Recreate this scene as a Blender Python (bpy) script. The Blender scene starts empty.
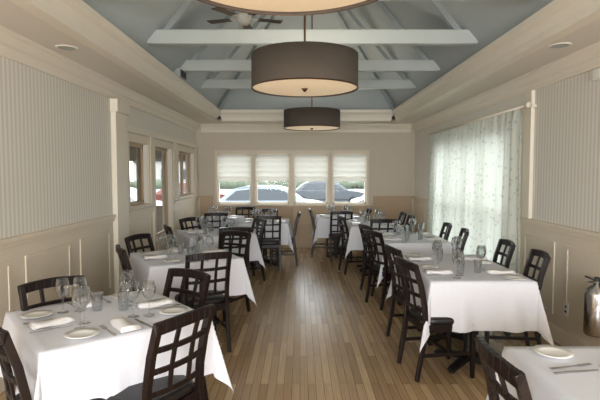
import bpy, math, random
from mathutils import Vector, Matrix
random.seed(7)
S=bpy.context.scene
S.view_settings.view_transform='Standard'
XL,XR,YF,YB=-2.2,2.45,10.35,-3.0
ZC=2.63

# ---------------------------------------------------------------- materials
def lin(c):
    return tuple(((v/255)/12.92 if v/255<=0.04045 else ((v/255+0.055)/1.055)**2.4) for v in c)+(1,)
def newmat(name):
    m=bpy.data.materials.new(name); m.use_nodes=True
    nt=m.node_tree; b=nt.nodes['Principled BSDF']; return m,nt,b
def mat(name,c,rough=.6,metal=0,var=.06,scale=6,bump=0,bscale=60,spec=.5,emit=None,estr=0):
    m,nt,b=newmat(name)
    L=lin(c)
    tc=nt.nodes.new('ShaderNodeTexCoord'); n=nt.nodes.new('ShaderNodeTexNoise')
    n.inputs['Scale'].default_value=scale; n.inputs['Detail'].default_value=4
    nt.links.new(tc.outputs['Object'],n.inputs['Vector'])
    r=nt.nodes.new('ShaderNodeValToRGB')
    r.color_ramp.elements[0].color=tuple(v*(1-var) for v in L[:3])+(1,)
    r.color_ramp.elements[1].color=tuple(min(1,v*(1+var)) for v in L[:3])+(1,)
    nt.links.new(n.outputs['Fac'],r.inputs['Fac']); nt.links.new(r.outputs['Color'],b.inputs['Base Color'])
    b.inputs['Roughness'].default_value=rough; b.inputs['Metallic'].default_value=metal
    b.inputs['Specular IOR Level'].default_value=spec
    if bump:
        n2=nt.nodes.new('ShaderNodeTexNoise'); n2.inputs['Scale'].default_value=bscale
        nt.links.new(tc.outputs['Object'],n2.inputs['Vector'])
        bp=nt.nodes.new('ShaderNodeBump'); bp.inputs['Strength'].default_value=bump; bp.inputs['Distance'].default_value=.01
        nt.links.new(n2.outputs['Fac'],bp.inputs['Height']); nt.links.new(bp.outputs['Normal'],b.inputs['Normal'])
    if emit:
        b.inputs['Emission Color'].default_value=lin(emit); b.inputs['Emission Strength'].default_value=estr
    return m
def stripe_mat(name,c,axis,period=.055,z0=1.11):
    m,nt,b=newmat(name); L=lin(c)
    tc=nt.nodes.new('ShaderNodeTexCoord'); sp=nt.nodes.new('ShaderNodeSeparateXYZ')
    nt.links.new(tc.outputs['Object'],sp.inputs[0])
    mu=nt.nodes.new('ShaderNodeMath'); mu.operation='MULTIPLY'; mu.inputs[1].default_value=2*math.pi/period
    nt.links.new(sp.outputs[axis],mu.inputs[0])
    si=nt.nodes.new('ShaderNodeMath'); si.operation='SINE'; nt.links.new(mu.outputs[0],si.inputs[0])
    ma=nt.nodes.new('ShaderNodeMapRange'); ma.inputs[1].default_value=-1; ma.inputs[2].default_value=1
    nt.links.new(si.outputs[0],ma.inputs[0])
    r=nt.nodes.new('ShaderNodeValToRGB')
    r.color_ramp.elements[0].position=.4; r.color_ramp.elements[1].position=.6
    r.color_ramp.elements[0].color=tuple(v*.82 for v in L[:3])+(1,); r.color_ramp.elements[1].color=L
    nt.links.new(ma.outputs[0],r.inputs['Fac']); nt.links.new(r.outputs['Color'],b.inputs['Base Color'])
    b.inputs['Roughness'].default_value=.55
    return m
def floor_mat():
    m,nt,b=newmat('oak_floor')
    tc=nt.nodes.new('ShaderNodeTexCoord'); sp=nt.nodes.new('ShaderNodeSeparateXYZ'); co=nt.nodes.new('ShaderNodeCombineXYZ')
    nt.links.new(tc.outputs['Object'],sp.inputs[0]); nt.links.new(sp.outputs[1],co.inputs[0]); nt.links.new(sp.outputs[0],co.inputs[1])
    br=nt.nodes.new('ShaderNodeTexBrick'); nt.links.new(co.outputs[0],br.inputs['Vector'])
    br.inputs['Scale'].default_value=1; br.inputs['Brick Width'].default_value=.9; br.inputs['Row Height'].default_value=.06
    br.inputs['Mortar Size'].default_value=.0018; br.inputs['Mortar Smooth'].default_value=.3
    br.inputs['Color1'].default_value=lin((210,180,140)); br.inputs['Color2'].default_value=lin((162,131,97)); br.inputs['Mortar'].default_value=lin((92,72,52))
    br.offset=.37
    mp=nt.nodes.new('ShaderNodeMapping'); mp.inputs['Scale'].default_value=(1.2,28,1); nt.links.new(co.outputs[0],mp.inputs[0])
    n=nt.nodes.new('ShaderNodeTexNoise'); n.inputs['Scale'].default_value=2.5; n.inputs['Detail'].default_value=6; nt.links.new(mp.outputs[0],n.inputs['Vector'])
    r=nt.nodes.new('ShaderNodeValToRGB'); r.color_ramp.elements[0].color=(.6,.6,.6,1); r.color_ramp.elements[1].color=(1.15,1.15,1.15,1)
    nt.links.new(n.outputs['Fac'],r.inputs['Fac'])
    mx=nt.nodes.new('ShaderNodeMix'); mx.data_type='RGBA'; mx.blend_type='MULTIPLY'; mx.inputs[0].default_value=1
    nt.links.new(br.outputs['Color'],mx.inputs[6]); nt.links.new(r.outputs['Color'],mx.inputs[7]); nt.links.new(mx.outputs[2],b.inputs['Base Color'])
    b.inputs['Roughness'].default_value=.27
    bp=nt.nodes.new('ShaderNodeBump'); bp.inputs['Strength'].default_value=.25; bp.inputs['Distance'].default_value=.003; bp.invert=True
    nt.links.new(br.outputs['Fac'],bp.inputs['Height']); nt.links.new(bp.outputs['Normal'],b.inputs['Normal'])
    return m
def cloth_mat(name,c,trans=.5,dots=False):
    m,nt,b=newmat(name)
    out=nt.nodes['Material Output']; t=nt.nodes.new('ShaderNodeBsdfTranslucent'); mx=nt.nodes.new('ShaderNodeMixShader')
    b.inputs['Roughness'].default_value=.9; b.inputs['Specular IOR Level'].default_value=.1
    tc=nt.nodes.new('ShaderNodeTexCoord')
    L=lin(c)
    if dots:
        v=nt.nodes.new('ShaderNodeTexVoronoi'); v.inputs['Scale'].default_value=16; nt.links.new(tc.outputs['Object'],v.inputs['Vector'])
        r=nt.nodes.new('ShaderNodeValToRGB'); r.color_ramp.elements[0].position=.2; r.color_ramp.elements[1].position=.34
        r.color_ramp.elements[0].color=tuple(x*.8 for x in L[:3])+(1,); r.color_ramp.elements[1].color=L
        nt.links.new(v.outputs['Distance'],r.inputs['Fac'])
    else:
        n=nt.nodes.new('ShaderNodeTexNoise'); n.inputs['Scale'].default_value=40; nt.links.new(tc.outputs['Object'],n.inputs['Vector'])
        r=nt.nodes.new('ShaderNodeValToRGB'); r.color_ramp.elements[0].color=tuple(x*.95 for x in L[:3])+(1,); r.color_ramp.elements[1].color=L
        nt.links.new(n.outputs['Fac'],r.inputs['Fac'])
    nt.links.new(r.outputs['Color'],b.inputs['Base Color']); nt.links.new(r.outputs['Color'],t.inputs['Color'])
    mx.inputs[0].default_value=trans
    nt.links.new(b.outputs[0],mx.inputs[1]); nt.links.new(t.outputs[0],mx.inputs[2]); nt.links.new(mx.outputs[0],out.inputs[0])
    return m
def glass_mat(name,tint=(1,1,1,1),refl=.12,base=0.0):
    m,nt,b=newmat(name); out=nt.nodes['Material Output']
    t=nt.nodes.new('ShaderNodeBsdfTransparent'); t.inputs[0].default_value=tint
    g=nt.nodes.new('ShaderNodeBsdfGlossy'); g.inputs['Roughness'].default_value=.03
    lw=nt.nodes.new('ShaderNodeLayerWeight'); lw.inputs[0].default_value=refl
    mx=nt.nodes.new('ShaderNodeMixShader'); nt.links.new(lw.outputs['Facing' if base else 'Fresnel'],mx.inputs[0])
    nt.links.new(t.outputs[0],mx.inputs[1]); nt.links.new(g.outputs[0],mx.inputs[2]); nt.links.new(mx.outputs[0],out.inputs[0])
    nt.nodes.remove(b); return m

M_wall=mat('wall_paint',(224,219,208),.7,var=.03)
M_wallf=mat('far_wall_shaded_paint',(204,193,174),.7,var=.03)  # wall paint darkened to carry the shade around the bright windows
M_stripe=stripe_mat('striped_wallcovering',(228,223,212),1)
M_wains=mat('wainscot_paint',(220,207,186),.5,var=.03)
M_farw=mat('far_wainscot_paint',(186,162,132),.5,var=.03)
M_trim=mat('trim_paint',(230,221,204),.45,var=.02)
M_soff=mat('soffit_paint',(222,214,201),.7,var=.02)
M_vault=mat('vault_blue_grey_paint',(168,176,176),.75,var=.04)
M_beam=mat('beam_grey_paint',(174,180,176),.6,var=.04)
M_raft=mat('rafter_grey_paint',(160,169,169),.6,var=.04)
M_floor=floor_mat()
M_cloth=cloth_mat('white_linen',(234,235,242),.08)
M_nap=mat('napkin_linen',(228,224,222),.9,var=.03,bump=.2)
M_wood=mat('espresso_wood',(24,12,10),.38,var=.25,scale=12,spec=.35)
M_seat=mat('black_vinyl',(20,17,17),.42,var=.2,bump=.15,bscale=120)
M_iron=mat('black_iron',(20,18,18),.5)
M_chrome=mat('polished_steel',(200,200,200),.18,metal=1,var=.02)
M_plate=mat('white_china',(238,236,232),.15,var=.01)
M_glass=glass_mat('clear_glass',(.96,.97,.975,1),.34,1)
M_pane=glass_mat('window_pane',(.96,.98,.98,1),.1)
M_shade=cloth_mat('roman_shade_linen',(226,224,214),.26)
M_curt=cloth_mat('sheer_curtain',(224,227,218),.44,True)
M_drum=mat('taupe_drum_fabric',(84,74,64),.85,var=.08,scale=40,bump=.2,bscale=200)
M_diff=mat('cream_diffuser',(226,206,176),.6,var=.02,emit=(255,225,185),estr=.35)
M_bronze=mat('bronze_metal',(96,72,50),.35,metal=.8)
M_dark=mat('dark_plastic',(40,40,40),.5)
M_white=mat('white_plastic',(230,228,220),.5,var=.01)
M_asph=mat('asphalt',(120,121,123),.9,var=.12,scale=3,bump=.3)
M_tyre=mat('tyre_rubber',(25,25,26),.8)
M_cglass=mat('car_glass',(40,48,54),.3)
M_leaf=mat('hedge_leaves',(84,92,76),.9,var=.4,scale=9,bump=.8,bscale=12)
M_bark=mat('tree_bark',(80,62,48),.9,var=.3)
M_siding=mat('building_siding',(150,148,144),.8)
M_roof=mat('roof_shingle',(86,84,84),.9)
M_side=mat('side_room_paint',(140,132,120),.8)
M_fan=mat('fan_blade_wood',(96,84,72),.5)

# ---------------------------------------------------------------- mesh builder
class MB:
    def __init__(s): s.v=[];s.f=[];s.m=[];s.mats=[];s.sm=[]
    def mi(s,m):
        if m not in s.mats: s.mats.append(m)
        return s.mats.index(m)
    def add(s,vs,fs,m,smooth=False):
        o=len(s.v); s.v+= [tuple(v) for v in vs]; k=s.mi(m)
        for f in fs: s.f.append([i+o for i in f]); s.m.append(k); s.sm.append(smooth)
    def box(s,x0,x1,y0,y1,z0,z1,m):
        vs=[(x,y,z) for z in(z0,z1) for y in(y0,y1) for x in(x0,x1)]
        s.add(vs,[(0,2,3,1),(4,5,7,6),(0,1,5,4),(2,6,7,3),(0,4,6,2),(1,3,7,5)],m)
    def bar(s,p,q,w,h,m,up=(0,0,1),w2=None,h2=None):
        p=Vector(p);q=Vector(q);d=(q-p).normalized();u=Vector(up)
        if abs(d.dot(u))>.95:u=Vector((0,1,0))
        r=d.cross(u).normalized();u=r.cross(d).normalized()
        w2=w2 or w;h2=h2 or h
        vs=[]
        for c,a,b in((p,w/2,h/2),(q,w2/2,h2/2)):
            vs+=[c-r*a-u*b,c+r*a-u*b,c+r*a+u*b,c-r*a+u*b]
        s.add(vs,[(3,2,1,0),(4,5,6,7),(0,1,5,4),(1,2,6,5),(2,3,7,6),(3,0,4,7)],m)
    def lathe(s,prof,m,c=(0,0,0),n=24,smooth=True,axis='z'):
        vs=[]
        for r,z in prof:
            for i in range(n):
                a=2*math.pi*i/n
                if axis=='z': vs.append((c[0]+r*math.cos(a),c[1]+r*math.sin(a),c[2]+z))
                elif axis=='x': vs.append((c[0]+z,c[1]+r*math.cos(a),c[2]+r*math.sin(a)))
                else: vs.append((c[0]+r*math.cos(a),c[1]+z,c[2]-r*math.sin(a)))
        fs=[]
        for j in range(len(prof)-1):
            for i in range(n):
                k=(i+1)%n; fs.append((j*n+i,j*n+k,(j+1)*n+k,(j+1)*n+i))
        s.add(vs,fs,m,smooth)
    def prism(s,poly,m,a0,a1,axis='y'):
        n=len(poly);vs=[]
        for a in(a0,a1):
            for p in poly: vs.append((p[0],a,p[1]) if axis=='y' else (a,p[0],p[1]))
        fs=[tuple(range(n)),tuple(range(2*n-1,n-1,-1))]+[(i,(i+1)%n,n+(i+1)%n,n+i) for i in range(n)]
        s.add(vs,fs,m)
    def mesh(s,name,bevel=0):
        me=bpy.data.meshes.new(name); me.from_pydata(s.v,[],s.f)
        for m in s.mats: me.materials.append(m)
        me.polygons.foreach_set('material_index',s.m); me.polygons.foreach_set('use_smooth',s.sm)
        me.update()
        import bmesh
        bm=bmesh.new(); bm.from_mesh(me); bmesh.ops.recalc_face_normals(bm,faces=bm.faces)
        bm.to_mesh(me); bm.free()
        return me
    def obj(s,name,bevel=0,parent=None):
        return mkobj(name,s.mesh(name),bevel=bevel,parent=parent)
def mkobj(name,me,loc=(0,0,0),rot=0,parent=None,bevel=0):
    o=bpy.data.objects.new(name,me); S.collection.objects.link(o); o.location=loc; o.rotation_euler=(0,0,rot)
    if parent: o.parent=parent
    if bevel:
        b=o.modifiers.new('bevel','BEVEL'); b.width=bevel; b.segments=2; b.limit_method='ANGLE'
    return o
def empty(name,loc=(0,0,0),rot=0):
    e=bpy.data.objects.new(name,None); S.collection.objects.link(e); e.location=loc; e.rotation_euler=(0,0,rot); e.empty_display_size=.1; return e

# ---------------------------------------------------------------- room shell
b=MB(); b.box(XL-.15,XR+.15,YB-.15,YF+.15,-.1,0,M_floor); b.obj('floor')

def wall(mb,fixed0,fixed1,a0,a1,z0,z1,ops,m,along='y'):
    def bx(p,q,r,t):
        if q-p<1e-4 or t-r<1e-4: return
        if along=='y': mb.box(fixed0,fixed1,p,q,r,t,m)
        else: mb.box(p,q,fixed0,fixed1,r,t,m)
    cur=a0
    for (p,q,r,t) in sorted(ops):
        bx(cur,p,z0,z1); bx(p,q,z0,r); bx(p,q,t,z1); cur=q
    bx(cur,a1,z0,z1)

LOPS=[(6.2,6.98,1.17,2.0),(7.3,8.25,.6,2.0),(8.7,9.98,1.17,2.0)]
b=MB()
wall(b,XL-.15,XL,YB,5.7,0,ZC,[],M_stripe)
wall(b,XL-.15,XL,5.7,YF,0,ZC,LOPS,M_wall); b.obj('wall_left')
ROP=[(5.45,8.45,.08,2.15)]
b=MB()
wall(b,XR,XR+.15,YB,5.25,0,ZC,[],M_stripe)
wall(b,XR,XR+.15,5.25,YF,0,ZC,ROP,M_wall); b.obj('wall_right')
WX=[-1.4,-.585,.235,1.06]; WH=.36; WZ0,WZ1=.94,2.0
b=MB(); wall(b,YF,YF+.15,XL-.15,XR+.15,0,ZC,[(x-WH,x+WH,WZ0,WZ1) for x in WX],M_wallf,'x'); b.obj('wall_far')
b=MB(); wall(b,YB-.15,YB,XL-.15,XR+.15,0,ZC,[(-1.8,-.1,.7,2.3),(.3,2.0,.7,2.3)],M_wall,'x'); b.obj('wall_back')

# ceiling : soffit ring + hip vault
OX0,OX1,OY0,OY1,ZV=-1.6,1.85,-1.6,9.4,2.8
b=MB()
b.box(XL-.15,OX0,YB-.15,YF+.15,ZC,ZC+.06,M_soff); b.box(OX1,XR+.15,YB-.15,YF+.15,ZC,ZC+.06,M_soff)
b.box(OX0,OX1,OY1,YF+.15,ZC,ZC+.06,M_soff); b.box(OX0,OX1,YB-.15,OY0,ZC,ZC+.06,M_soff)
for x0,x1 in((OX0-.06,OX0),(OX1,OX1+.06)): b.box(x0,x1,OY0,OY1,ZC,ZV+.02,M_soff)
for y0,y1 in((OY0-.06,OY0),(OY1,OY1+.06)): b.box(OX0-.06,OX1+.06,y0,y1,ZC,ZV+.02,M_soff)
e=.04; cx=(OX0+OX1)/2; ZR=4.9; ry0,ry1=OY0+1.72,OY1-1.72
vs=[(OX0-e,OY0-e,ZV),(OX1+e,OY0-e,ZV),(OX1+e,OY1+e,ZV),(OX0-e,OY1+e,ZV),(cx,ry0,ZR),(cx,ry1,ZR)]
up=[(x,y,z+.12) for x,y,z in vs]
b.add(vs+up,[(0,3,5,4),(1,4,5,2),(2,5,3),(0,4,1),(6,10,11,9),(7,8,11,10),(8,9,11),(6,7,10),(0,1,7,6),(1,2,8,7),(2,3,9,8),(3,0,6,9)],M_vault)
b.obj('ceiling')

# crown mouldings
def crown(name,segs,m):
    b=MB()
    for axis,fix,sgn,a0,a1,prof in segs:
        poly=[(fix+sgn*p,z) for p,z in prof]
        b.prism(poly,m,a0,a1,axis)
    return b.obj(name)
cp=[(0,ZC),(.11,ZC),(.11,ZC-.02),(.085,ZC-.035),(.05,ZC-.085),(.03,ZC-.1),(.02,ZC-.13),(.02,ZC-.17),(0,ZC-.17)]
crown('trim_1',[('y',XL,1,YB,YF,cp)],M_trim)
crown('trim_2',[('y',XR,-1,YB,YF,cp)],M_trim)
crown('trim_3',[('x',YF,-1,XL+.11,XR-.11,cp)],M_trim)
ip=[(-.09,ZC),(-.09,ZC-.03),(.015,ZC-.03),(.02,ZC+.03),(.045,ZC+.09),(.085,ZC+.12),(.09,ZC+.165),(0,ZC+.165),(0,ZC)]
crown('trim_4',[('y',OX0,1,OY0,OY1,ip)],M_trim)
crown('trim_5',[('y',OX1,-1,OY0,OY1,ip)],M_trim)
crown('trim_6',[('x',OY1,-1,OX0+.09,OX1-.09,ip)],M_trim)

# beams & rafters
def vault_z(x): 
    return ZV+(ZR-ZV)*(1-abs(x-cx)/((OX1-OX0)/2+e))
for y in (-.2,1.1,2.4,3.7,5.0,6.3,7.6):
    b=MB(); b.box(OX0+.06,OX1-.06,y-.045,y+.045,2.9,3.04,M_beam)
    b.obj('ceiling_beam',bevel=.006)
    b=MB()
    for s in(-1,1):
        x0=cx+s*1.62; x1=cx+s*.05
        b.bar((x0,y+.1,vault_z(x0)-.03),(x1,y+.1,vault_z(x1)-.03),.06,.07,M_raft)
    b.obj('ceiling_rafter')
b=MB()
for s in(-1,1):
    b.bar((cx+s*1.68,OY1-.03,ZV+.02),(cx,ry1,ZR-.06),.07,.07,M_raft)
b.obj('ceiling_hip_rafter')

# wainscot
def wains(name,side,fix,sgn,a0,a1,zt,m,gaps=(),n=None,top=1.11,pitch=.95):
    b=MB()
    def bx(p,q,d,z0,z1,mm=m,d0=0):
        lo,hi=sorted((fix+sgn*d0,fix+sgn*d))
        if side=='y': b.box(lo,hi,p,q,z0,z1,mm)
        else: b.box(p,q,lo,hi,z0,z1,mm)
    segs=[];cur=a0
    for g0,g1 in gaps: segs.append((cur,g0));cur=g1
    segs.append((cur,a1))
    for p,q in segs:
        if q-p<.15: continue
        bx(p,q,.006,.14,top-.03)
        bx(p,q,.05,top-.03,top+.005); bx(p,q,.03,top-.07,top-.03)
        k=max(1,round((q-p)/pitch))
        for i in range(k):   # applied picture-frame mouldings
            s0=p+(q-p)*i/k+.1; s1=p+(q-p)*(i+1)/k-.1
            z0,z1=.24,top-.17; w=.035; d=.016
            if s1-s0<.1: continue
            bx(s0,s1,d,z0,z0+w); bx(s0,s1,d,z1-w,z1); bx(s0,s0+w,d,z0+w,z1-w); bx(s1-w,s1,d,z0+w,z1-w)
            bx(s0+w,s1-w,.009,z0+w,z1-w)
    b.obj(name,bevel=.004)
    b=MB()
    for p,q in segs:
        lo,hi=sorted((fix,fix+sgn*.03))
        if side=='y': b.box(lo,hi,p,q,0,.14,m)
        else: b.box(p,q,lo,hi,0,.14,m)
    return b
wb=wains('trim_7','y',XL,1,YB,YF,1.11,M_wains,[(5.66,6.1),(7.2,8.35)]); wb.obj('baseboard_left',bevel=.004)
wb=wains('trim_8','y',XR,-1,YB,YF,1.11,M_wains,[(5.35,8.55)],pitch=.8); wb.obj('baseboard_right',bevel=.004)
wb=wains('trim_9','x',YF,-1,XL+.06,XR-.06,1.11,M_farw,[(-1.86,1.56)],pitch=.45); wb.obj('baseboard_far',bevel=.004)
# below-window panels on far wall
b=MB(); y1=YF
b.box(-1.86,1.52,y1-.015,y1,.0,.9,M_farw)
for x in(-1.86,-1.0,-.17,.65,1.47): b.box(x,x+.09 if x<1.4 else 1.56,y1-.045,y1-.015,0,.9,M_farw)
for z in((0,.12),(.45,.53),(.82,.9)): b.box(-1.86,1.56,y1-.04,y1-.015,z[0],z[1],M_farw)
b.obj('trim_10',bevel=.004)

b=MB(); b.box(XL,XL+.06,5.68,6.06,0,ZC-.17,M_trim); b.box(XL,XL+.09,5.66,6.08,ZC-.32,ZC-.17,M_trim); b.box(XL,XL+.09,5.66,6.08,0,.16,M_trim); b.obj('trim_11',bevel=.005)
b=MB(); b.box(XL+.0,XL+.04,7.05,7.2,1.12,2.12,M_wains); b.box(XL,XL+.04,8.35,8.6,1.12,2.12,M_wains); b.box(XL,XL+.04,10.08,10.3,1.12,2.12,M_wains)
b.box(XL,XL+.045,6.1,YF,2.12,2.2,M_trim); b.obj('trim_12',bevel=.004)
b=MB(); b.box(XR-.04,XR,5.1,5.26,1.12,ZC-.17,M_trim); b.obj('trim_13',bevel=.004)

# far windows
for i,x in enumerate(WX):
    e_=empty('window_%d'%(i+1),(x,YF,0))
    b=MB(); f=.035
    b.box(-WH,-WH+f,.03,.09,WZ0,WZ1,M_trim); b.box(WH-f,WH,.03,.09,WZ0,WZ1,M_trim)
    b.box(-WH,WH,.03,.09,WZ0,WZ0+f,M_trim); b.box(-WH,WH,.03,.09,WZ1-f,WZ1,M_trim)
    b.box(-WH,WH,.04,.08,1.44,1.48,M_trim)
    c=.05
    b.box(-WH-c,-WH,-.03,0,WZ0-.02,WZ1+.08,M_wains); b.box(WH,WH+c,-.03,0,WZ0-.02,WZ1+.08,M_wains)
    b.box(-WH,WH,-.03,0,WZ1,WZ1+.08,M_wains); b.box(-WH-c,WH+c,-.07,0,WZ0-.04,WZ0,M_wains)
    b.obj('sash_and_casing',parent=e_)
    b=MB(); b.add([(-WH,.06,WZ0),(WH,.06,WZ0),(WH,.06,WZ1),(-WH,.06,WZ1)],[(0,1,2,3)],M_pane); b.obj('pane',parent=e_)
    b=MB(); n=16; rows=30; vs=[];fs=[]; zt,zb=WZ1-.01,1.43
    for r in range(rows+1):
        t=r/rows
        for c_ in range(n+1):
            u=c_/n; xx=-WH+.015+u*(2*WH-.03)
            scal=.018*abs(math.sin(u*math.pi*2))
            z=zt-(zt-zb)*t-(.025-scal)*t*1.0
            yy=.01-.022*abs(math.sin(t*math.pi*5))-.012*(t>.85)
            vs.append((xx,yy+.0,z))
    for r in range(rows):
        for c_ in range(n):
            a=r*(n+1)+c_; fs.append((a,a+1,a+n+2,a+n+1))
    b.add(vs,fs,M_shade,True); b.obj('roman_shade',parent=e_)

# left interior windows, the middle one built as a glazed door
for i,(p,q,z0,z1) in enumerate(LOPS):
    e_=empty('window_%d'%(5+i),(XL,p,0)); w=q-p; b=MB(); f=.04
    b.box(-.1,-.05,0,f,z0,z1,M_farw); b.box(-.1,-.05,w-f,w,z0,z1,M_farw); b.box(-.1,-.05,0,w,z0,z0+f,M_farw); b.box(-.1,-.05,0,w,z1-f,z1,M_farw)
    if i==2: b.box(-.1,-.05,w/2-.02,w/2+.02,z0,z1,M_farw)
    zb=z0 if i!=1 else 0
    b.box(0,.03,-.08,0,zb,z1+.1,M_wains); b.box(0,.03,w,w+.08,zb,z1+.1,M_wains); b.box(0,.03,0,w,z1,z1+.1,M_wains)
    if i==1:
        b.box(0,.02,0,w,.0,z0,M_wains); b.box(.02,.03,.1,w-.1,.12,z0-.08,M_wains); b.box(0,.06,0,w,z0-.03,z0,M_wains)
    else: b.box(0,.055,-.08,w+.06,z0-.045,z0,M_wains)
    b.obj('casing',parent=e_)
    b=MB(); b.add([(-.07,0,z0),(-.07,w,z0),(-.07,w,z1),(-.07,0,z1)],[(0,1,2,3)],M_pane); b.obj('pane',parent=e_)
# side room beyond left wall
b=MB()
b.box(-5.2,XL-.15,5.6,10.5,-.1,0,M_floor); b.obj('floor_side_room')
b=MB(); b.box(-5.2,XL-.15,5.6,10.5,2.63,2.73,M_side); b.obj('ceiling_side_room')
b=MB(); wall(b,-5.3,-5.2,5.6,10.5,-.1,2.73,[(6.2,7.6,.9,2.0),(8.2,9.8,.9,2.0)],M_side); b.obj('wall_side_room_left')
b=MB(); b.box(-5.2,XL-.15,5.5,5.6,-.1,2.73,M_side); b.obj('wall_side_room_near')
b=MB(); wall(b,10.35,10.5,-5.2,XL-.15,0,2.63,[(-5.1,-4.3,.9,1.85),(-4.22,-3.38,.9,1.85),(-3.3,-2.4,.9,1.85)],M_side,'x'); b.obj('wall_side_room_far')

# right french window + curtain
e_=empty('window_8',(XR,0,0)); b=MB()
p,q,z0,z1=ROP[0]
for k in range(5):
    y=p+(q-p-.08)*k/4; b.box(.05,.1,y,y+.08,z0,z1,M_trim)
for z in(z0,1.1,z1-.08): b.box(.05,.1,p,q,z,z+.08,M_trim)
b.box(-.02,0,p-.09,p,0,z1+.09,M_trim); b.box(-.02,0,q,q+.09,0,z1+.09,M_trim); b.box(-.02,0,p,q,z1,z1+.09,M_trim)
b.obj('frame',parent=e_)
b=MB(); b.add([(.075,p,z0),(.075,q,z0),(.075,q,z1),(.075,p,z1)],[(0,1,2,3)],M_pane); b.obj('pane',parent=e_)
e_=empty('sheer_curtain',(XR-.13,0,0)); b=MB(); vs=[];fs=[]; N=330; R=14; y0,y1=5.15,8.65
for r in range(R+1):
    t=r/R; z=2.27-(2.27-.03)*t
    for k in range(N+1):
        u=k/N; y=y0+(y1-y0)*u
        a=.03+.03*t
        x=a*math.sin(u*2*math.pi*20+.9*math.sin(u*19))+.3*a*math.sin(u*2*math.pi*47+t*2)
        if t<.05: x*=.5
        vs.append((x,y+.01*math.sin(u*80+t*3),z+(.0)))
for r in range(R):
    for k in range(N):
        a=r*(N+1)+k; fs.append((a,a+1,a+N+2,a+N+1))
b.add(vs,fs,M_curt,True); b.obj('fabric',parent=e_)
b=MB(); b.lathe([(.0,5.0),(.014,5.0),(.014,8.75),(0,8.75)],M_trim,(0,0,2.29),12,axis='y')
b.lathe([(0,4.93),(.03,4.95),(.03,5.0),(0,5.01)],M_trim,(0,0,2.29),12,axis='y')
for y in(5.08,6.9,8.7): b.box(0,.13,y-.01,y+.01,2.28,2.31,M_trim)
b.obj('rod',parent=e_)

# ---------------------------------------------------------------- small fixtures
def recessed(x,y):
    b=MB(); b.lathe([(.0,-.004),(.055,-.004),(.06,-.006),(.085,-.006),(.088,0)],M_trim,(x,y,ZC),28)
    b.lathe([(0,-.0065),(.068,-.0065)],M_beam,(x,y,ZC),24); b.obj('recessed_ceiling_light')  # recessed ceiling light, modelled unlit as disc and ring
recessed(-1.92,4.05); recessed(2.1,3.98)
b=MB(); b.box(XR-.035,XR-.0,3.94,4.06,2.36,2.45,M_white); b.box(XR-.04,XR-.035,3.96,4.04,2.38,2.43,M_white); b.obj('thermostat',bevel=.004)
b=MB(); b.box(XR-.03,XR-.0225,4.32,4.39,.3,.42,M_white); 
for z in(.33,.375): b.box(XR-.032,XR-.03,4.34,4.37,z,z+.02,M_dark)
b.obj('wall_outlet')
for y in(3.3,6.3):
    b=MB(); b.box(OX0+.1,OX0+.11,y-.14,y+.14,ZC+.19,ZC+.27,M_dark); b.box(OX0,OX0+.1,y-.14,y+.14,ZC+.18,ZC+.28,M_beam); b.obj('air_vent')
# fire extinguisher (silver water can)
b=MB(); X,Y=XR-.11,3.78
b.lathe([(0,.32),(.075,.32),(.085,.34),(.085,.64),(.07,.69),(.03,.72),(.025,.75),(0,.75)],M_chrome,(X,Y,0),28)
b.bar((X,Y,.75),(X-.1,Y-.02,.79),.025,.012,M_dark); b.bar((X,Y,.745),(X-.09,Y-.02,.75),.025,.012,M_chrome)
b.lathe([(0,.74),(.02,.74),(.02,.78),(0,.78)],M_dark,(X,Y,0),16)
pts=[(X+.02,Y,.76),(X+.03,Y-.08,.74),(X+.02,Y-.1,.64),(X,Y-.095,.5)]
for a,c in zip(pts,pts[1:]): b.bar(a,c,.018,.018,M_dark)
b.box(X+.07,XR-.022,Y-.03,Y+.03,.45,.6,M_chrome)
b.obj('fire_extinguisher')

# ---------------------------------------------------------------- pendants
def pendant(x,y,zb,D=.9,h=.28):
    e_=empty('drum_pendant_lamp',(x,y,0)); R_=D/2
    b=MB(); b.lathe([(R_,zb),(R_,zb+h),(R_-.006,zb+h),(R_-.006,zb),(R_,zb)],M_drum,n=72)
    b.lathe([(R_+.002,zb-.002),(R_+.002,zb+.01),(R_-.008,zb+.01)],M_bronze,n=72)
    b.obj('shade',parent=e_)
    b=MB(); b.lathe([(R_-.01,zb+.012),(R_-.03,zb+.006),(.0,zb+.004)],M_diff,n=72)
    b.lathe([(0,zb-.025),(.012,zb-.02),(.018,zb-.008),(.03,zb+.003),(0,zb+.004)],M_bronze,n=20); b.obj('diffuser',parent=e_)
    zt=vault_z(x)-.02
    b=MB(); b.lathe([(.009,zb),(.009,zt)],M_bronze,n=10); b.lathe([(0,zt),(.07,zt),(.06,zt-.04),(.0,zt-.05)],M_bronze,n=24)
    for k in range(3):
        a=k*2*math.pi/3; b.bar((0,0,zb+h-.02),(R_*math.cos(a)*.99,R_*math.sin(a)*.99,zb+h-.02),.008,.008,M_bronze)
    b.obj('rod',parent=e_)
    l=bpy.data.lights.new('bulb','POINT'); l.energy=24; l.color=(1,.93,.84); l.shadow_soft_size=.08
    o=bpy.data.objects.new('bulb',l); S.collection.objects.link(o); o.parent=e_; o.location=(.12,0,zb+.16)
pendant(-.05,1.78,2.31); pendant(.04,4.16,2.31); pendant(.19,7.8,2.31)

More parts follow.
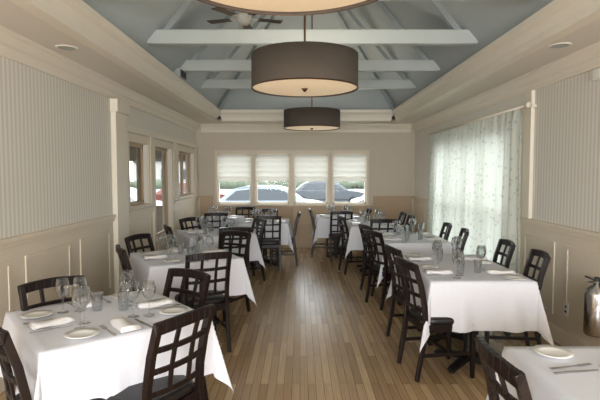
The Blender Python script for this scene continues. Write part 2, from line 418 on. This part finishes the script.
# ceiling fan
e_=empty('ceiling_fan',(-.62,5.45,3.3)); b=MB()
b.lathe([(0,-.07),(.05,-.065),(.08,-.03),(.085,.02),(.05,.05),(.02,.06),(.012,.06),(.012,.32),(0,.32)],M_white,n=24); b.obj('motor',parent=e_)
b=MB()
for k in range(5):
    a=k*2*math.pi/5+.3; c,s=math.cos(a),math.sin(a)
    b.bar((c*.08,s*.08,0),(c*.18,s*.18,0),.03,.006,M_white); b.bar((c*.16,s*.16,.0),(c*.43,s*.43,.0),.085,.008,M_fan,w2=.11)
b.obj('blades',parent=e_)

# ---------------------------------------------------------------- chair
def chair_mesh():
    b=MB(); W=.19
    P=[(0,-.265),(.22,-.225),(.44,-.2),(.58,-.208),(.74,-.24),(.90,-.29)]
    def by(z):
        for (z0,y0),(z1,y1) in zip(P,P[1:]):
            if z<=z1: return y0+(y1-y0)*(z-z0)/(z1-z0)
        return P[-1][1]
    for s in(-1,1):
        for (z0,y0),(z1,y1) in zip(P,P[1:]):
            b.bar((s*W*.97,y0,z0),(s*W*.97,y1,z1+.004),.034,.03 if z0<.1 else .038,M_wood,up=(0,1,0))
        b.bar((s*.195,.19,0),(s*.195,.19,.44),.028,.028,M_wood,up=(0,1,0),w2=.04,h2=.04)
        b.bar((s*.19,-.24,.2),(s*.195,.19,.2),.018,.028,M_wood)
        b.bar((s*.19,-.2,.405),(s*.195,.19,.405),.02,.06,M_wood)
    b.bar((-.19,.19,.405),(.19,.19,.405),.02,.06,M_wood); b.bar((-.19,-.2,.405),(.19,-.2,.405),.02,.06,M_wood)
    b.bar((-.19,0,.2),(.19,0,.2),.018,.025,M_wood)
    def rail(z,h,th,curve=.03,wd=W):
        n=8; prev=None
        for i in range(n+1):
            u=-1+2*i/n; p=(u*wd,by(z)-curve*(1-u*u),z+ (.012*(1-u*u) if z>.85 else 0))
            if prev: b.bar(prev,p,th,h,M_wood)
            prev=p
    rail(.878,.06,.026,wd=W+.012)
    for z in(.54,.655,.765): rail(z,.028,.018)
    for x in(-.065,.065):
        u=x/W; pr=None
        for z in(.53,.65,.77,.87):
            p=(x,by(z)-.03*(1-u*u),z)
            if pr: b.bar(pr,p,.024,.016,M_wood,up=(0,1,0))
            pr=p
    n=36; rings=[(.9,.43),(1,.437),(1.02,.455),(1.0,.475),(.93,.487),(.6,.494),(0,.496)]
    vs=[];fs=[]
    for s_,z in rings:
        for i in range(n):
            a=2*math.pi*i/n; c,s=math.cos(a),math.sin(a); ex=.42
            x=math.copysign(abs(c)**ex,c)*.205*s_; y=math.copysign(abs(s)**ex,s)*.205*s_
            x*=1+.06*(y/.2)
            vs.append((x,y+.005,z))
    for j in range(len(rings)-1):
        for i in range(n):
            k=(i+1)%n; fs.append((j*n+i,j*n+k,(j+1)*n+k,(j+1)*n+i))
    fs.append(tuple(range(n)))
    b.add(vs,fs,M_seat,True)
    return b.mesh('dining_chair')
CH=chair_mesh()
def chair(bx,by_,deg):
    t=math.radians(deg); f=(-math.sin(t),math.cos(t))
    return mkobj('dining_chair',CH,(bx+.29*f[0],by_+.29*f[1],0),t,bevel=.004)

# ---------------------------------------------------------------- tables
TH=.76
def cloth_mesh(ax,ay,over,seed):
    rnd=random.Random(seed); ph=[rnd.random()*6 for _ in range(6)]
    b=MB()
    def axis(a,o):
        s=[-a-o+o*i/16 for i in range(16)]+[-a+2*a*i/20 for i in range(21)]+[a+o*(i+1)/16 for i in range(16)]
        return s
    xs=axis(ax,over); ys=axis(ay,over); vs=[]
    for y in ys:
        for x in xs:
            px=max(-ax,min(ax,x)); py=max(-ay,min(ay,y)); ex,ey=x-px,y-py
            d=math.hypot(ex,ey)
            if d<1e-6: vs.append((x,y,TH+.0008*math.sin(x*9+ph[0])*math.sin(y*8+ph[1]))); continue
            phi=math.atan2(abs(ey),abs(ex)) ; k=math.sin(2*phi)
            fl=.06+.22*k**1.5
            r=d*fl
            along=(py if abs(ex)>abs(ey) else px)
            r+=(d*(.10*math.sin(along*15+ph[2])+.06*math.sin(along*31+ph[3])))*(1-k)
            if k>.01: r-=d*.18*max(0,math.sin(4*phi))**2*k
            r=max(r,.01*min(1,d*20))
            z=TH-math.sqrt(max(d*d-r*r*.8,0)); 
            ux,uy=ex/d,ey/d
            vs.append((px+ux*r,py+uy*r,max(z,.05)))
    nx=len(xs); fs=[]
    for j in range(len(ys)-1):
        for i in range(nx-1):
            a=j*nx+i; fs.append((a,a+1,a+nx+1,a+nx))
    b.add(vs,fs,M_cloth,True)
    return b.mesh('tablecloth')
def base_mesh(ax,ay):
    b=MB()
    b.box(-ax+.01,ax-.01,-ay+.01,ay-.01,TH-.035,TH-.006,M_wood)
    ps=[0] if ay<.55 else [-ay*.5,ay*.5]
    for py in ps:
        b.lathe([(0,.04),(.06,.045),(.045,.09),(.038,.12),(.038,TH-.06),(.1,TH-.05),(.1,TH-.035),(0,TH-.035)],M_iron,(0,py,0),20)
        for k in range(4):
            a=math.pi/4+k*math.pi/2; c,s=math.cos(a),math.sin(a)
            b.bar((0,py,.06),(c*.3,py+s*.3,.022),.06,.05,M_iron,h2=.02)
            b.lathe([(0,0),(.025,0),(.025,.015),(0,.015)],M_iron,(c*.285,py+s*.285,0),12)
    return b.mesh('pedestal')
def glass_mesh(s=1):
    b=MB()
    b.lathe([(0,.002),(.034,.003),(.034,.005),(.006,.01),(.0045,.02),(.0045,.085),(.012,.095),(.03,.115),(.039,.14),(.039,.165),(.031,.205),(.030,.205),(.0375,.165),(.0375,.14),(.028,.117),(0,.1)],M_glass,n=20)
    return b.mesh('wine_glass')
def tumbler_mesh():
    b=MB(); b.lathe([(0,.001),(.028,.001),(.034,.11),(.0325,.11),(.027,.008),(0,.008)],M_glass,n=20); return b.mesh('water_glass')
def plate_mesh():
    b=MB(); b.lathe([(0,.002),(.045,.002),(.055,.006),(.085,.013),(.086,.016),(.055,.010),(.045,.006),(0,.006)],M_plate,n=32); return b.mesh('bread_plate')
def nap_mesh():
    b=MB()
    for k,(w,l,z) in enumerate(((.055,.11,.001),(.052,.107,.007),(.046,.1,.013))):
        n=8; vs=[];fs=[]
        for i in range(n+1):
            y=-l+2*l*i/n; ww=w*(1-.25*i/n); zz=z+.004*math.sin(i*.9+k)+.006
            vs+=[(-ww,y,zz-.003),(-ww,y,zz+.002),(0,y,zz+.006),(ww,y,zz+.002),(ww,y,zz-.003)]
        for i in range(n):
            for j in range(4):
                a=i*5+j; fs.append((a,a+1,a+6,a+5))
            a=i*5; fs.append((a+4,a,a+5,a+9))
        fs+=[(0,1,2,3,4),tuple(n*5+j for j in(4,3,2,1,0))]
        b.add(vs,fs,M_nap,True)
    return b.mesh('folded_napkin')
def fork_mesh():
    b=MB(); b.bar((0,-.1,.004),(0,.02,.006),.014,.003,M_chrome,w2=.006); b.bar((0,.02,.006),(0,.05,.006),.006,.003,M_chrome,w2=.022)
    for x in(-.009,-.003,.003,.009): b.bar((x,.05,.006),(x*.9,.1,.009),.003,.002,M_chrome)
    return b.mesh('fork')
def knife_mesh():
    b=MB(); b.bar((0,-.11,.004),(0,.0,.005),.013,.006,M_chrome,w2=.01); b.bar((0,0,.005),(0,.1,.004),.016,.002,M_chrome,w2=.01); return b.mesh('table_knife')
GM,TM,PM,NM,FM,KM=glass_mesh(),tumbler_mesh(),plate_mesh(),nap_mesh(),fork_mesh(),knife_mesh()
bases={}
tcount=[0]
def table(cx_,cy_,deg,ax,ay,seats,over=.4,cut=True):
    tcount[0]+=1
    t=math.radians(deg); e_=empty('dining_table',(cx_,cy_,0),t)
    key=(ax,ay)
    if key not in bases: bases[key]=base_mesh(ax,ay)
    mkobj('pedestal',bases[key],parent=e_); mkobj('tablecloth',cloth_mesh(ax,ay,over,tcount[0]*13),parent=e_)
    Mx=Matrix.Translation((cx_,cy_,0))@Matrix.Rotation(t,4,'Z')
    rnd=random.Random(tcount[0])
    for (sx,sy,ang) in seats:
        a=math.radians(ang); L=Mx@Matrix.Translation((sx,sy,0))@Matrix.Rotation(a-math.pi/2,4,'Z')
        def put(nm,me,x,y,dz=.002,r=0):
            M2=L@Matrix.Translation((x+rnd.uniform(-.008,.008),y+rnd.uniform(-.01,.01),TH+dz))@Matrix.Rotation(r+rnd.uniform(-.08,.08),4,'Z')
            o=bpy.data.objects.new(nm,me); S.collection.objects.link(o); o.matrix_world=M2
        put('bread_plate',PM,-.22,.13)
        put('folded_napkin',NM,-.0,.15,.002)
        put('wine_glass',GM,.1,.29); put('wine_glass',GM,.19,.25)
        if rnd.random()<.7: put('water_glass',TM,.02,.33)
        if cut:
            put('fork',FM,-.09,.13,.001); put('table_knife',KM,.1,.13,.001)
def place(nm,me,x,y,deg=0,dz=.002):
    mkobj(nm,me,(x,y,TH+dz),math.radians(deg))
sq=lambda a:[(0,-a,90),(0,a,-90),(-a,0,0),(a,0,180)]
ln=lambda ax,ay:[(-ax,-ay*.5,0),(-ax,ay*.5,0),(ax,-ay*.5,180),(ax,ay*.5,180)]
# left row
table(-1.15,2.84,40,.45,.45,sq(.45),over=.33)
chair(-1.60,3.1,-131); chair(-.78,3.38,145); chair(-.56,2.36,60); chair(-1.42,2.22,-48)
table(-1.17,4.9,30,.45,.45,sq(.45),over=.35)
chair(-.78,4.14,28); chair(-1.68,4.5,-62); chair(-1.8,5.35,-110); chair(-.74,5.65,150)
table(-1.2,6.85,25,.45,.45,sq(.45),cut=False,over=.36)
chair(-.82,6.1,20); chair(-1.75,6.35,-65); chair(-1.7,7.4,-120); chair(-.6,7.3,120)
table(-.62,8.5,0,.42,.42,sq(.42),cut=False,over=.36)
chair(-.5,7.75,8); chair(-.02,8.45,90); chair(-.62,9.25,180)
table(-1.5,9.1,0,.40,.42,sq(.40),cut=False,over=.33)
chair(-1.45,8.35,10); chair(-1.1,9.8,170)
# right row
table(1.44,1.86,0,.45,.45,[],over=.36)
place('bread_plate',PM,1.17,2.2); place('fork',FM,1.17,2.05,-78,.001); place('table_knife',KM,1.17,2.0,-80,.001); place('folded_napkin',NM,1.41,2.02,-80,.002)
place('bread_plate',PM,1.7,2.15); place('wine_glass',GM,1.72,1.9)
chair(.76,1.84,-90)
table(1.42,4.33,0,.41,.63,ln(.41,.63),over=.38)
chair(.84,3.82,-80); chair(.86,4.5,-82); chair(2.1,4.2,82); chair(2.1,4.88,85)
table(1.42,6.3,0,.41,.55,ln(.41,.55),cut=False,over=.38)
chair(.86,5.75,-70); chair(.86,6.4,-75); chair(2.02,5.9,80); chair(2.02,6.6,85)
table(1.2,8.0,0,.41,.5,ln(.41,.5),cut=False,over=.36)
chair(.65,7.75,-80); chair(1.25,7.2,5); chair(1.8,7.8,90); chair(1.8,8.4,90)
table(.75,9.35,0,.42,.42,sq(.42),cut=False,over=.36)
chair(.2,9.3,-90); chair(.75,8.68,5) ; chair(1.35,9.4,90)

# ---------------------------------------------------------------- outside
b=MB(); b.box(-60,60,YF+.15,90,-.4,-.3,M_asph); b.box(XR+.15,40,-10,YF+.15,-.4,-.3,M_asph); b.box(-40,-5.3,-10,YF+.15,-.4,-.3,M_asph); b.obj('parking_lot_ground')
def car(x,y,col,rot=0):
    mc=mat('car_paint',col,.25,metal=.1,var=.02)
    e_=empty('car',(x,y,-.3),rot); b=MB()
    lower=[(-2.2,.28),(-2.25,.5),(-2.2,.78),(-2.0,.9),(-1.7,.95),(1.0,.97),(1.6,.9),(2.05,.78),(2.22,.6),(2.2,.28)]
    b.prism(lower,mc,-.86,.86)
    cab=[(-1.8,.93),(-1.25,1.36),(-.8,1.46),(.2,1.46),(.55,1.38),(1.15,.95)]
    n=len(cab); vs=[(px,-.82 if pz<1 else -.64,pz) for px,pz in cab]+[(px,.82 if pz<1 else .64,pz) for px,pz in cab]
    b.add(vs,[tuple(range(n)),tuple(range(2*n-1,n-1,-1))]+[(i,(i+1)%n,n+(i+1)%n,n+i) for i in range(n)],mc)
    for s in(-1,1):
        for poly in([(-1.5,1.0),(-1.15,1.3),(-.5,1.36),(-.5,1.0)],[(-.42,1.0),(-.42,1.36),(.2,1.36),(.5,1.28),(.85,1.0)]):
            vs=[(px,s*(.845-(pz-.94)*.4),pz) for px,pz in poly]; b.add(vs,[tuple(range(len(poly)))],M_cglass)
        b.box(-2.2,2.2,s*.87-.01,s*.87+.01,.45,.5,M_dark)
    b.obj('body',parent=e_,bevel=.03)
    b=MB()
    for wx in(-1.38,1.4):
        for s in(-1,1):
            b.lathe([(0,-.1),(.2,-.1),(.31,-.09),(.32,0),(.31,.09),(.2,.1),(0,.1)],M_tyre,(wx,s*.8,.32),24,axis='y')
            b.lathe([(0,-.01),(.19,0),(.19,.02)],M_chrome,(wx,s*.905,.32),20,axis='y')
    b.obj('wheels',parent=e_)
car(-1.0,17.0,(120,128,136)); car(4.2,18.5,(80,86,94)); car(-6.2,16.0,(112,116,122)); car(-4.8,22.5,(100,52,44),.1)
car(1.5,27,(80,84,88)); car(-9.5,24,(120,120,120)); car(7,27,(120,120,120))
b=MB()
rnd=random.Random(3)
for k in range(80):
    x=-35+k*.9; r=.5+rnd.random()*.5
    b.lathe([(0,-r),(r*.7,-r*.6),(r,0),(r*.75,r*.6),(0,r*.8)],M_leaf,(x,58+rnd.random(),.1),10)
b.obj('hedge')
def tree(x,y,h):
    b=MB(); b.lathe([(.2,-.3),(.13,h*.5),(.06,h*.8)],M_bark,(x,y,0),10)
    for k in range(14):
        a=rnd.random()*6.28; rr=rnd.random()*1.3; r=.6+rnd.random()*.5
        b.lathe([(0,-r),(r*.7,-r*.6),(r,0),(r*.7,r*.7),(0,r)],M_leaf,(x+rr*math.cos(a),y+rr*math.sin(a),h*.6+rnd.random()*h*.35),10)
    b.obj('street_tree')
tree(-14,45,5); tree(9,48,6); tree(20,40,5)
b=MB(); b.box(-22,-5,64,72,-.3,3.2,M_siding)
for k in range(6): b.box(-21+k*2.7,-19.4+k*2.7,63.95,64,.8,2.1,M_cglass)
b.prism([(-22.5,3.2),(-4.5,3.2),(-6.5,5),(-20.5,5)],M_roof,63.5,72.5); b.obj('building')
b=MB(); b.box(4,18,66,74,-.3,2.8,M_siding)
for k in range(5): b.box(5+k*2.6,6.5+k*2.6,65.95,66,.8,1.9,M_cglass)
b.prism([(3.5,2.8),(18.5,2.8),(16.5,4.4),(5.5,4.4)],M_roof,65.5,74.5); b.obj('building')

# ---------------------------------------------------------------- light
w=bpy.data.worlds.new('World'); S.world=w; w.use_nodes=True
bg=w.node_tree.nodes['Background']; bg.inputs[0].default_value=(.93,.97,1,1); bg.inputs[1].default_value=6.2
def area(nm,loc,rot,sx,sy,en,col):
    l=bpy.data.lights.new(nm,'AREA'); l.shape='RECTANGLE'; l.size=sx; l.size_y=sy; l.energy=en; l.color=col
    o=bpy.data.objects.new(nm,l); S.collection.objects.link(o); o.location=loc; o.rotation_euler=rot
area('back_fill_light',(0.1,YB+.05,1.5),(math.radians(90),0,math.radians(0)),3.8,1.6,300,(.98,.985,1))  # added fill lamp behind the camera, brightens the room from the back wall
cam=bpy.data.cameras.new('Camera'); co=bpy.data.objects.new('Camera',cam); S.collection.objects.link(co)
co.location=(0,0,1.6); co.rotation_euler=(math.radians(90-3.19),0,0)
cam.lens=29.1; cam.sensor_width=36; cam.clip_start=.05
S.camera=co
